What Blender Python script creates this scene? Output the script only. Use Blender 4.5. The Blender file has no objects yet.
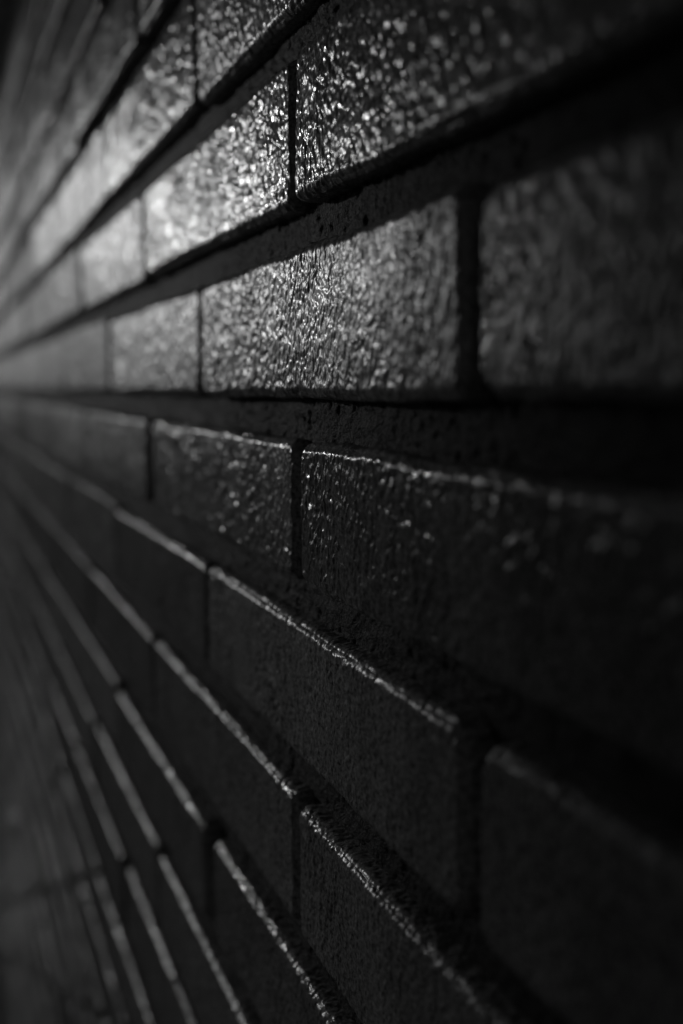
import bpy, math
import numpy as np
from mathutils import Matrix, Vector

scene = bpy.context.scene
R = math.radians
rng = np.random.default_rng(7)

# ------------------------------------------------------------------ scale
P = 0.0677                      # one brick course, metres
L = 4.3872 * P                  # brick length + joint
J = 0.2239 * P                  # bed joint
JV = 0.135 * P                  # upright joint
EYE = 1.62                      # camera height above the pavement
V0 = EYE - 0.058 * P            # height of the bottom edge of course 0
A0 = -3.699 * P                 # y of joint number 0 (even courses)  ->  y = u*L - 3.699*P ... see below

# ------------------------------------------------------------------ camera
F_PX = 1150.0
yaw, pit, rol = 0.3426, 0.1091, -0.0035
D = 1.8306 * P
right = Vector((math.cos(yaw), -math.sin(yaw), 0))
fwd = Vector((math.sin(yaw) * math.cos(pit), math.cos(yaw) * math.cos(pit), -math.sin(pit)))
up = right.cross(fwd)
r2 = right * math.cos(rol) + up * math.sin(rol)
u2 = up * math.cos(rol) - right * math.sin(rol)
cam_d = bpy.data.cameras.new('camera')
cam = bpy.data.objects.new('camera', cam_d)
scene.collection.objects.link(cam)
m = Matrix.Identity(4)
for i in range(3):
    m[i][0], m[i][1], m[i][2] = r2[i], u2[i], -fwd[i]
m[0][3], m[1][3], m[2][3] = -D, 0.0, EYE
cam.matrix_world = m
cam_d.sensor_fit = 'VERTICAL'
cam_d.sensor_height = 36.0
cam_d.sensor_width = 24.0
cam_d.lens = F_PX / 1024 * 36
cam_d.clip_start = 0.005
cam_d.clip_end = 2000
cam_d.dof.use_dof = True
cam_d.dof.focus_distance = 5.75 * P
cam_d.dof.aperture_fstop = 4.9
cam_d.dof.aperture_blades = 0
scene.camera = cam

# ------------------------------------------------------------------ sky, sun, exposure
SUN_EL, SUN_AZ = 7.6, 24.0       # elevation; angle out from the wall, at its far end
SUN_STR, SKY_STR, EXPO = 1.65, 0.14, -3.12
world = bpy.data.worlds.new('World')
scene.world = world
world.use_nodes = True
wn, wl = world.node_tree.nodes, world.node_tree.links
wn.clear()
sky = wn.new('ShaderNodeTexSky')
sky.sky_type = 'NISHITA'
sky.sun_disc = False
sky.sun_elevation = R(SUN_EL)
sky.sun_rotation = R(-SUN_AZ)
bw = wn.new('ShaderNodeRGBToBW')
bg = wn.new('ShaderNodeBackground')
bg.inputs['Strength'].default_value = SKY_STR
wo = wn.new('ShaderNodeOutputWorld')
wl.new(sky.outputs[0], bw.inputs[0])
wl.new(bw.outputs[0], bg.inputs['Color'])
wl.new(bg.outputs[0], wo.inputs['Surface'])

sun_d = bpy.data.lights.new('sun', 'SUN')
sun_d.energy = SUN_STR
sun_d.angle = R(0.6)
sun_d.color = (1, 1, 1)
sun = bpy.data.objects.new('sun', sun_d)
scene.collection.objects.link(sun)
to_sun = Vector((-math.sin(R(SUN_AZ)) * math.cos(R(SUN_EL)), math.cos(R(SUN_AZ)) * math.cos(R(SUN_EL)), math.sin(R(SUN_EL))))
sun.rotation_euler = to_sun.to_track_quat('Z', 'Y').to_euler()
sun.location = to_sun * 20

vs = scene.view_settings
vs.view_transform = 'Standard'
vs.look = 'None'
vs.gamma = 1
vs.use_curve_mapping = False
vs.exposure = EXPO
scene.render.engine = 'CYCLES'
scene.cycles.max_bounces = 5
scene.cycles.sample_clamp_indirect = 3.0


# ------------------------------------------------------------------ noise
def _hash(ix, iy, iz, seed):
    h = (ix.astype(np.uint32) * np.uint32(374761393) + iy.astype(np.uint32) * np.uint32(668265263)
         + iz.astype(np.uint32) * np.uint32(2147483647) + np.uint32(seed * 974711))
    h = (h ^ (h >> np.uint32(13))) * np.uint32(1274126177)
    h = (h ^ (h >> np.uint32(15))) * np.uint32(2246822519)
    return h ^ (h >> np.uint32(16))


_G = np.random.default_rng(3).normal(size=(256, 3)).astype(np.float32)
_G /= np.linalg.norm(_G, axis=1, keepdims=True)


def perlin(p, seed=0):
    """gradient noise, roughly -0.7 .. 0.7, p: (n,3) in cells"""
    f0 = np.floor(p)
    i0 = f0.astype(np.int64)
    t = (p - f0).astype(np.float32)
    s = t * t * t * (t * (t * 6 - 15) + 10)
    out = np.zeros(len(p), np.float32)
    with np.errstate(over='ignore'):
        for dx in (0, 1):
            wx = s[:, 0] if dx else 1 - s[:, 0]
            for dy in (0, 1):
                wy = s[:, 1] if dy else 1 - s[:, 1]
                for dz in (0, 1):
                    wz = s[:, 2] if dz else 1 - s[:, 2]
                    g = _G[_hash(i0[:, 0] + dx, i0[:, 1] + dy, i0[:, 2] + dz, seed) & np.uint32(255)]
                    d = g[:, 0] * (t[:, 0] - dx) + g[:, 1] * (t[:, 1] - dy) + g[:, 2] * (t[:, 2] - dz)
                    out += wx * wy * wz * d
    return out


# ------------------------------------------------------------------ materials
def mat_new(name):
    mt = bpy.data.materials.new(name)
    mt.use_nodes = True
    n, l = mt.node_tree.nodes, mt.node_tree.links
    n.clear()
    out = n.new('ShaderNodeOutputMaterial')
    b = n.new('ShaderNodeBsdfPrincipled')
    l.new(b.outputs[0], out.inputs['Surface'])
    return mt, n, l, b


def tex_noise(n, l, vec, scale, detail, rough=0.55):
    t = n.new('ShaderNodeTexNoise')
    t.inputs['Scale'].default_value = scale
    t.inputs['Detail'].default_value = detail
    t.inputs['Roughness'].default_value = rough
    l.new(vec, t.inputs['Vector'])
    return t.outputs['Fac']


def ramp(n, l, fac, a, b, ca, cb):
    r = n.new('ShaderNodeMapRange')
    r.inputs['From Min'].default_value = a
    r.inputs['From Max'].default_value = b
    r.inputs['To Min'].default_value = ca
    r.inputs['To Max'].default_value = cb
    l.new(fac, r.inputs['Value'])
    return r.outputs[0]


def make_brick_mat():
    mt, n, l, b = mat_new('black_glazed_brick')
    co = n.new('ShaderNodeTexCoord').outputs['Object']
    at = n.new('ShaderNodeAttribute'); at.attribute_name = 'tone'
    tone = at.outputs['Fac']
    big = tex_noise(n, l, co, 30, 4)
    fine = tex_noise(n, l, co, 620, 1.5, 0.5)
    col = n.new('ShaderNodeMath'); col.operation = 'MULTIPLY'
    l.new(ramp(n, l, big, 0.3, 0.7, 0.29, 0.42), col.inputs[0])
    l.new(ramp(n, l, tone, 0, 1, 0.8, 1.2), col.inputs[1])
    grain = tex_noise(n, l, co, 650, 3, 0.8)
    cg = n.new('ShaderNodeMath'); cg.operation = 'MULTIPLY'
    l.new(col.outputs[0], cg.inputs[0])
    l.new(ramp(n, l, grain, 0.36, 0.64, 0.2, 1.8), cg.inputs[1])
    col = cg
    wa = n.new('ShaderNodeAttribute'); wa.attribute_name = 'wear'
    mx = n.new('ShaderNodeMix'); mx.data_type = 'FLOAT'
    l.new(wa.outputs['Fac'], mx.inputs['Factor'])
    l.new(col.outputs[0], mx.inputs['A'])
    l.new(ramp(n, l, grain, 0.36, 0.64, 0.3, 0.85), mx.inputs['B'])
    l.new(mx.outputs[0], b.inputs['Base Color'])
    ro = n.new('ShaderNodeMath'); ro.operation = 'ADD'
    l.new(ramp(n, l, fine, 0.3, 0.7, 0.10, 0.19), ro.inputs[0])
    l.new(ramp(n, l, tone, 0, 1, -0.01, 0.10), ro.inputs[1])
    l.new(ro.outputs[0], b.inputs['Roughness'])
    dull = tex_noise(n, l, co, 55, 3, 0.6)
    ro2 = n.new('ShaderNodeMath'); ro2.operation = 'ADD'
    l.new(ro.outputs[0], ro2.inputs[0])
    l.new(ramp(n, l, dull, 0.45, 0.75, 0.0, 0.16), ro2.inputs[1])
    l.new(ro2.outputs[0], b.inputs['Roughness'])
    b.inputs['IOR'].default_value = 1.5
    # gloss lowered towards the bottom to dim the lower courses' lit edges, uneven limit
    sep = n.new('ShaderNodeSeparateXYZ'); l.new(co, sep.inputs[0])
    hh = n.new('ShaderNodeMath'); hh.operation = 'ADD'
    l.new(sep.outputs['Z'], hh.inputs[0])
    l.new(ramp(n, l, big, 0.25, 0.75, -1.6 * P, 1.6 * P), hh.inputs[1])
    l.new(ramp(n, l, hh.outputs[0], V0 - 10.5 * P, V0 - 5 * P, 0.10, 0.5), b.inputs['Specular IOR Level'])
    bump = n.new('ShaderNodeBump')
    bump.inputs['Strength'].default_value = 0.22
    bump.inputs['Distance'].default_value = 0.0006
    l.new(fine, bump.inputs['Height'])
    l.new(bump.outputs[0], b.inputs['Normal'])
    return mt


def make_mortar_mat():
    mt, n, l, b = mat_new('dark_sandy_mortar')
    co = n.new('ShaderNodeTexCoord').outputs['Object']
    sand = tex_noise(n, l, co, 1000, 3, 0.7)
    l.new(ramp(n, l, sand, 0.35, 0.65, 0.04, 0.18), b.inputs['Base Color'])
    b.inputs['Roughness'].default_value = 0.5
    b.inputs['Specular IOR Level'].default_value = 0.12
    bump = n.new('ShaderNodeBump')
    bump.inputs['Strength'].default_value = 1.0
    bump.inputs['Distance'].default_value = 0.003
    l.new(sand, bump.inputs['Height'])
    l.new(bump.outputs[0], b.inputs['Normal'])
    return mt


def make_ground_mat():
    mt, n, l, b = mat_new('dark_asphalt')
    co = n.new('ShaderNodeTexCoord').outputs['Object']
    g = tex_noise(n, l, co, 220, 4, 0.7)
    pat = tex_noise(n, l, co, 0.8, 4)
    mix = n.new('ShaderNodeMath'); mix.operation = 'MULTIPLY'
    l.new(ramp(n, l, g, 0.3, 0.7, 0.18, 0.28), mix.inputs[0])
    l.new(ramp(n, l, pat, 0.3, 0.7, 0.7, 1.2), mix.inputs[1])
    l.new(mix.outputs[0], b.inputs['Base Color'])
    b.inputs['Roughness'].default_value = 0.85
    b.inputs['Specular IOR Level'].default_value = 0.05
    bump = n.new('ShaderNodeBump')
    bump.inputs['Strength'].default_value = 0.6
    bump.inputs['Distance'].default_value = 0.004
    l.new(g, bump.inputs['Height'])
    l.new(bump.outputs[0], b.inputs['Normal'])
    return mt


# ------------------------------------------------------------------ mesh helpers
def mesh_from_arrays(name, verts, quads, mat, parent=None):
    me = bpy.data.meshes.new(name)
    nv, nq = len(verts), len(quads)
    me.vertices.add(nv)
    me.vertices.foreach_set('co', verts.astype(np.float32).ravel())
    me.loops.add(nq * 4)
    me.loops.foreach_set('vertex_index', quads.astype(np.int32).ravel())
    me.polygons.add(nq)
    me.polygons.foreach_set('loop_start', np.arange(0, nq * 4, 4, dtype=np.int32))
    me.polygons.foreach_set('use_smooth', np.ones(nq, dtype=bool))
    me.update(calc_edges=True)
    me.materials.append(mat)
    o = bpy.data.objects.new(name, me)
    scene.collection.objects.link(o)
    o.parent = parent
    return o


def axis_coords(h, r, step, rseg):
    """-h .. h with rseg segments in each rounded margin of width r"""
    n = max(1, int(math.ceil((2 * h - 2 * r) / step)))
    e = np.linspace(0, r, rseg + 1)
    return np.concatenate([-h + e[:-1], np.linspace(-h + r, h - r, n + 1), h - e[:-1][::-1]])


def grid_quads(nu, nv, flip=False):
    i = np.arange((nu - 1) * (nv - 1))
    a = (i // (nv - 1)) * nv + i % (nv - 1)
    q = np.stack([a, a + 1, a + nv + 1, a + nv], 1)
    return q[:, ::-1] if flip else q


def box_shell(hx, hy, hz, r, step, rseg):
    """rounded box without its back (+x) face; front face looks to -x. verts, normals, quads"""
    X = axis_coords(hx, r, step * 1.6, rseg); X = X[X <= hx - r + 1e-9]
    Y = axis_coords(hy, r, step, rseg)
    Z = axis_coords(hz, r, step, rseg)
    V, Q, off = [], [], 0
    def add(a, b, c, nu, nv, flip):
        nonlocal off
        v = np.stack([a.ravel(), b.ravel(), c.ravel()], 1)
        V.append(v); Q.append(grid_quads(nu, nv, flip) + off); off += len(v)
    y, z = np.meshgrid(Y, Z, indexing='ij'); add(np.full_like(y, -hx), y, z, len(Y), len(Z), True)
    x, z = np.meshgrid(X, Z, indexing='ij')
    add(x, np.full_like(x, -hy), z, len(X), len(Z), False); add(x, np.full_like(x, hy), z, len(X), len(Z), True)
    x, y = np.meshgrid(X, Y, indexing='ij')
    add(x, y, np.full_like(x, -hz), len(X), len(Y), True); add(x, y, np.full_like(x, hz), len(X), len(Y), False)
    V = np.concatenate(V); Q = np.concatenate(Q)
    key = np.round(V * 1e6).astype(np.int64)
    _, first, inv = np.unique(key, axis=0, return_index=True, return_inverse=True)
    V = V[first]; Q = inv.reshape(-1)[Q]
    h = np.array([hx, hy, hz])
    c = np.clip(V, -h + r, h - r)
    n = V - c
    n /= np.maximum(np.linalg.norm(n, axis=1, keepdims=True), 1e-12)
    return c + n * r, n, Q


# ------------------------------------------------------------------ the wall
wall = bpy.data.objects.new('brick_wall', None)
scene.collection.objects.link(wall)
wall.location = (0, 0.8, 0)
wall['label'] = 'dark glossy brick wall with wrinkled glazed faces and deep raked joints'
wall['category'] = 'wall'
wall['kind'] = 'thing'

DEPTH = 0.125 * P               # how far the mortar lies behind the brick faces
ROW_LO, ROW_HI = -24, 22
U_LO, U_HI = -5, 22
HXB = 0.5 * 0.102
shell_cache = {}
BV, BQ, TONE, WEAR, off = [], [], [], [], 0
for k in range(ROW_LO, ROW_HI + 1):
    for iu in range(U_LO, U_HI + 1):
        # upright joints: even courses at u = n, odd ones at n + 0.5
        u0 = iu + (0.5 if k % 2 else 0.0)
        ya = u0 * L + A0 * -1.0
        yc = ya + 0.5 * L
        zc = V0 + (k + 0.5) * P - 0.5 * J
        y_lo, y_hi = (yc - L / 2) / P, (yc + L / 2) / P
        # image height range of this brick decides how densely it is meshed
        seen = y_hi > 2.2 and y_lo < 36
        if seen:
            yy = max(2.2, y_hi)
            el_t = (k + 1) / yy; el_b = k / yy
            seen = el_b < 0.45 and el_t > -0.62 if k >= 0 else el_t > -0.72
        if not seen:
            step, rs = 0.22 * P, 2
        elif y_hi > 3.6 and y_lo < 8 and -4 <= k <= 2:
            step, rs = 0.0066 * P, 10
        elif y_lo < 8.5:
            step, rs = 0.0095 * P, 7
        elif y_lo < 12 and -6 <= k <= 6:
            step, rs = 0.014 * P, 5
        elif y_lo < 17:
            step, rs = 0.022 * P, 4
        else:
            step, rs = 0.045 * P, 3
        hy = 0.5 * (L - JV); hz = 0.5 * (P - J)
        er = 0.058 if y_lo < 8.5 else (0.042 if y_lo < 12 else 0.026)
        key = (step, rs, er)
        if key not in shell_cache:
            shell_cache[key] = box_shell(HXB, hy, hz, er * P, step, rs)
        v, n, q = shell_cache[key]
        sd = rng.uniform(0, 900, 3)
        s = v / P
        # crooked outline: every brick a little different in size, set and tilt
        w = v.copy()
        # corners a little rounded in plan, long edges not quite straight
        rc = rng.uniform(0.06, 0.16) * P
        qy = np.maximum(np.abs(w[:, 1]) - (hy - rc), 0); qz = np.maximum(np.abs(w[:, 2]) - (hz - rc), 0)
        sc = np.maximum(qy, qz) / np.maximum(np.hypot(qy, qz), 1e-9)
        w[:, 1] -= np.sign(w[:, 1]) * qy * (1 - sc); w[:, 2] -= np.sign(w[:, 2]) * qz * (1 - sc)
        one = np.stack([np.zeros(len(s)), s[:, 1], s[:, 2] * 1.3], 1)
        w[:, 2] += P * (0.026 * perlin(one * 0.55 + sd, 21) + 0.016 * perlin(one * 1.9 + sd, 23))
        one = np.stack([np.zeros(len(s)), s[:, 1] * 0.5, s[:, 2]], 1)
        w[:, 1] += P * 0.018 * perlin(one * 1.3 + sd, 22)
        w[:, 1] *= 1 + rng.normal(0, 0.005)
        w[:, 2] *= 1 + rng.normal(0, 0.012)
        w[:, 2] += w[:, 1] * rng.normal(0, 0.0025)
        w[:, 0] += w[:, 1] * rng.normal(0, 0.002) + w[:, 2] * rng.normal(0, 0.012)
        # lumps, worn edges, then the wrinkled glaze
        d = 0.016 * perlin(s * 0.9 + sd, 1)
        if step < 0.2 * P:
            edge = 1 - np.clip(np.max(np.abs(n), axis=1) * 3.4 - 2.4, 0, 1)
            d += 0.006 * perlin(s * 4.5 + sd, 2)
            d += edge * (0.016 * perlin(s * 2.6 + sd, 5) + 0.008 * perlin(s * 8 + sd, 6) - 0.006)
            sv = s * np.array([1.0, 1.0, 0.74])
            warp = np.stack([perlin(sv * 9 + sd, 7), perlin(sv * 9 + sd, 8), perlin(sv * 9 + sd, 9)], 1)
            patch = 1.0 + 0.9 * perlin(s * 1.6 + sd, 14)
            d += 0.0082 * patch * perlin(sv * 19.0 + sd + warp * 0.9, 3)
            if step < 0.04 * P:
                d += 0.0064 * patch * perlin(sv * 39.0 + sd + warp * 1.6, 4)
            if step < 0.01 * P:
                d += 0.0020 * perlin(s * 70.0 + sd + warp * 2.0, 10)
        w += n * (d * P)[:, None]
        ed = 1 - np.clip(np.max(np.abs(n), axis=1) * 3.4 - 2.4, 0, 1)
        WEAR.append((ed * np.clip(0.55 + 1.6 * perlin(s * 3.3 + sd, 31) + 1.0 * perlin(s * 13 + sd, 32), 0, 1) * (1.0 if y_lo < 10 else 0.35)).astype(np.float32))
        w[:, 0] += HXB + rng.normal(0, 0.010) * P
        w[:, 1] += yc + rng.normal(0, 0.016) * P
        w[:, 2] += zc + rng.normal(0, 0.010) * P
        BV.append(w); BQ.append(q + off); off += len(w)
        TONE.append(np.full(len(w), rng.uniform(0, 1), np.float32))
BV = np.concatenate(BV); BQ = np.concatenate(BQ)
BV[:, 1] -= wall.location[1]
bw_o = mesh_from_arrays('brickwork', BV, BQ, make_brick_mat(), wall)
ta = bw_o.data.attributes.new('tone', 'FLOAT', 'POINT')
ta.data.foreach_set('value', np.concatenate(TONE))
tb = bw_o.data.attributes.new('wear', 'FLOAT', 'POINT')
tb.data.foreach_set('value', np.concatenate(WEAR))

# mortar: a slightly wavy sheet set back between the bricks, on a solid core
y0, y1 = U_LO * L - A0 + 0.02, (U_HI + 1) * L - A0 - 0.02
z0, z1 = 0.0, V0 + (ROW_HI + 1) * P - 0.5 * J
ys = np.concatenate([np.arange(y0, 2.0 * P, 0.3 * P), np.arange(2.0 * P, 3.6 * P, 0.022 * P), np.arange(3.6 * P, 8 * P, 0.011 * P), np.arange(8 * P, 9 * P, 0.022 * P), np.arange(9 * P, 36 * P, 0.08 * P), np.arange(36 * P, y1, 0.3 * P), [y1]])
zs = np.concatenate([np.arange(z0, V0 - 7 * P, 0.06 * P), np.arange(V0 - 7 * P, V0 + 4 * P, 0.012 * P), np.arange(V0 + 4 * P, z1, 0.1 * P), [z1]])
yy, zz = np.meshgrid(ys, zs, indexing='ij')
q3 = np.stack([np.zeros(yy.size), yy.ravel() / P, zz.ravel() / P], 1)
fineW = np.clip((9.0 - q3[:, 1]) / 1.5, 0, 1) * np.clip((q3[:, 1] - 2.0) * 2, 0, 1) * np.clip(q3[:, 2] - V0 / P + 7, 0, 1) * np.clip(V0 / P + 4 - q3[:, 2], 0, 1)
midW = np.clip((36.0 - q3[:, 1]) / 3, 0, 1) * np.clip((q3[:, 1] - 1.0), 0, 1)
dd = 0.030 * perlin(q3 * 1.7, 11) + midW * 0.022 * perlin(q3 * 6.0, 12) + fineW * (0.016 * perlin(q3 * 17.0, 13) + 0.012 * perlin(q3 * 38.0, 15))
vx = DEPTH - dd * P
MV = np.stack([vx, yy.ravel(), zz.ravel()], 1)
MQ = grid_quads(len(ys), len(zs), True)
nu, nv = len(ys), len(zs)
# back and sides of the core
idx = np.arange(nu * nv).reshape(nu, nv)
ring = np.concatenate([idx[:, 0], idx[-1, 1:], idx[-2::-1, -1], idx[0, -2:0:-1]])
back = MV[ring].copy(); back[:, 0] = 0.095
nb = len(MV)
MV = np.concatenate([MV, back])
a = np.arange(len(ring)); b2 = (a + 1) % len(ring)
MQ = np.concatenate([MQ, np.stack([ring[a], ring[b2], nb + b2, nb + a], 1)])
ci = [nb + int(np.where(ring == c)[0][0]) for c in (idx[0, 0], idx[-1, 0], idx[-1, -1], idx[0, -1])]
MQ = np.concatenate([MQ, np.array([ci])])
MV[:, 1] -= wall.location[1]
mesh_from_arrays('mortar', MV, MQ, make_mortar_mat(), wall)

# ------------------------------------------------------------------ the ground
gs = np.array([[-400, -400, 0], [400, -400, 0], [400, 400, 0], [-400, 400, 0]], float)
g = mesh_from_arrays('ground', gs, np.array([[0, 1, 2, 3]]), make_ground_mat())
g['kind'] = 'structure'

# ------------------------------------------------------------------ unseen building added across the alley to shade the near end of the wall
SHADE_EDGE = 4.5 * P            # where the middle of its shadow edge meets the wall
ALLEY = 4.2
B_END = SHADE_EDGE + ALLEY / math.tan(R(SUN_AZ))


def box_arrays(x0, x1, y0, y1, z0, z1):
    v = np.array([[x, y, z] for x in (x0, x1) for y in (y0, y1) for z in (z0, z1)], float)
    q = np.array([[0, 1, 3, 2], [4, 6, 7, 5], [0, 4, 5, 1], [2, 3, 7, 6], [0, 2, 6, 4], [1, 5, 7, 3]])
    return v, q


def boxes(name, lst, mat, parent, bevel=0.0):
    V, Q, o = [], [], 0
    for b in lst:
        v, q = box_arrays(*b); V.append(v); Q.append(q + o); o += 8
    ob = mesh_from_arrays(name, np.concatenate(V), np.concatenate(Q), mat, parent)
    ob.data.polygons.foreach_set('use_smooth', np.zeros(len(ob.data.polygons), dtype=bool))
    if bevel:
        md = ob.modifiers.new('bevel', 'BEVEL'); md.width = bevel; md.segments = 2
    return ob


def plain_mat(name, lo, hi, rough, scale, bump=0.0):
    mt, n, l, b = mat_new(name)
    co = n.new('ShaderNodeTexCoord').outputs['Object']
    t = tex_noise(n, l, co, scale, 6, 0.6)
    l.new(ramp(n, l, t, 0.3, 0.7, lo, hi), b.inputs['Base Color'])
    b.inputs['Roughness'].default_value = rough
    if bump:
        bp = n.new('ShaderNodeBump'); bp.inputs['Strength'].default_value = 0.5; bp.inputs['Distance'].default_value = bump
        l.new(tex_noise(n, l, co, scale * 30, 3), bp.inputs['Height']); l.new(bp.outputs[0], b.inputs['Normal'])
    return mt


render_m = plain_mat('pale_render', 0.5, 0.62, 0.9, 1.5, 0.004)  # pale so the added building throws more light back onto the bricks
stone_m = plain_mat('coping_stone', 0.10, 0.16, 0.8, 4, 0.003)
frame_m = plain_mat('window_paint', 0.10, 0.13, 0.4, 8)
glass_m = plain_mat('dark_glass', 0.012, 0.016, 0.06, 3)
bd = bpy.data.objects.new('added_shade_building', None)
scene.collection.objects.link(bd)
bd.location = (-ALLEY, 0, 0)
bd['label'] = 'unseen pale rendered building, added across the alley to shade the brick wall'
bd['category'] = 'building'
bd['kind'] = 'thing'
BY0, BY1, BH = -9.0, B_END, 3.7
wins = [(y, z) for z in (1.0,) for y in np.arange(BY0 + 2.0, BY1 - 2.2, 3.1)]
# front wall as piers and bands round the openings, so that the windows are real recesses
ys_o = sorted({round(float(y), 4) for y, _ in wins})
bl = [(-6.0, -0.30, BY0, BY1, 0.0, BH)]
edges = [BY0] + [e for y in ys_o for e in (y, y + 1.1)] + [BY1]
for a_, b_ in zip(edges[::2], edges[1::2]):
    bl.append((-0.297, 0.0, a_, b_, 0.0, BH))
for y in ys_o:
    for c, d in ((0.0, 1.0), (2.4, BH)):
        bl.append((-0.297, -0.003, y - 0.002, y + 1.102, c, d))
boxes('wall', bl, render_m, bd)
boxes('parapet', [(-6.08, 0.07, BY0 - 0.07, BY1 + 0.0, BH + 0.002, BH + 0.14)], stone_m, bd, 0.012)
for y, z in wins:  # windows, panes and sills only detail the added building
    x1 = -0.17
    f = boxes('window', [(x1 - 0.06, x1, y, y + 0.07, z, z + 1.4), (x1 - 0.06, x1, y + 1.03, y + 1.1, z, z + 1.4),
                         (x1 - 0.06, x1, y + 0.072, y + 1.028, z, z + 0.07), (x1 - 0.06, x1, y + 0.072, y + 1.028, z + 1.33, z + 1.4),
                         (x1 - 0.05, x1 - 0.004, y + 0.072, y + 1.028, z + 0.68, z + 0.73)], frame_m, bd, 0.004)
    boxes('pane', [(x1 - 0.04, x1 - 0.025, y + 0.072, y + 1.028, z + 0.072, z + 1.328)], glass_m, f)
    boxes('sill', [(-0.29, 0.05, y - 0.06, y + 1.16, z - 0.06, z - 0.002)], stone_m, f, 0.006)

# coping stones along the top of the brick wall
boxes('coping', [(-0.05, 0.145, y_, min(y_ + 0.596, y1 - 0.8), z1 + 0.003, z1 + 0.07) for y_ in np.arange(y0 - 0.8, y1 - 0.8, 0.6)], stone_m, wall, 0.006)

# unseen board added above the camera to shade the upper courses of the wall
zc_ = V0 + 11.9 * P
boxes('added_shade_board', [(-1.00, -0.012, y0 - 0.8, y1 - 0.8, zc_, zc_ + 0.035), (-1.02, -1.003, y0 - 0.8, y1 - 0.8, zc_ - 0.02, zc_ + 0.08)], frame_m, wall, 0.004)
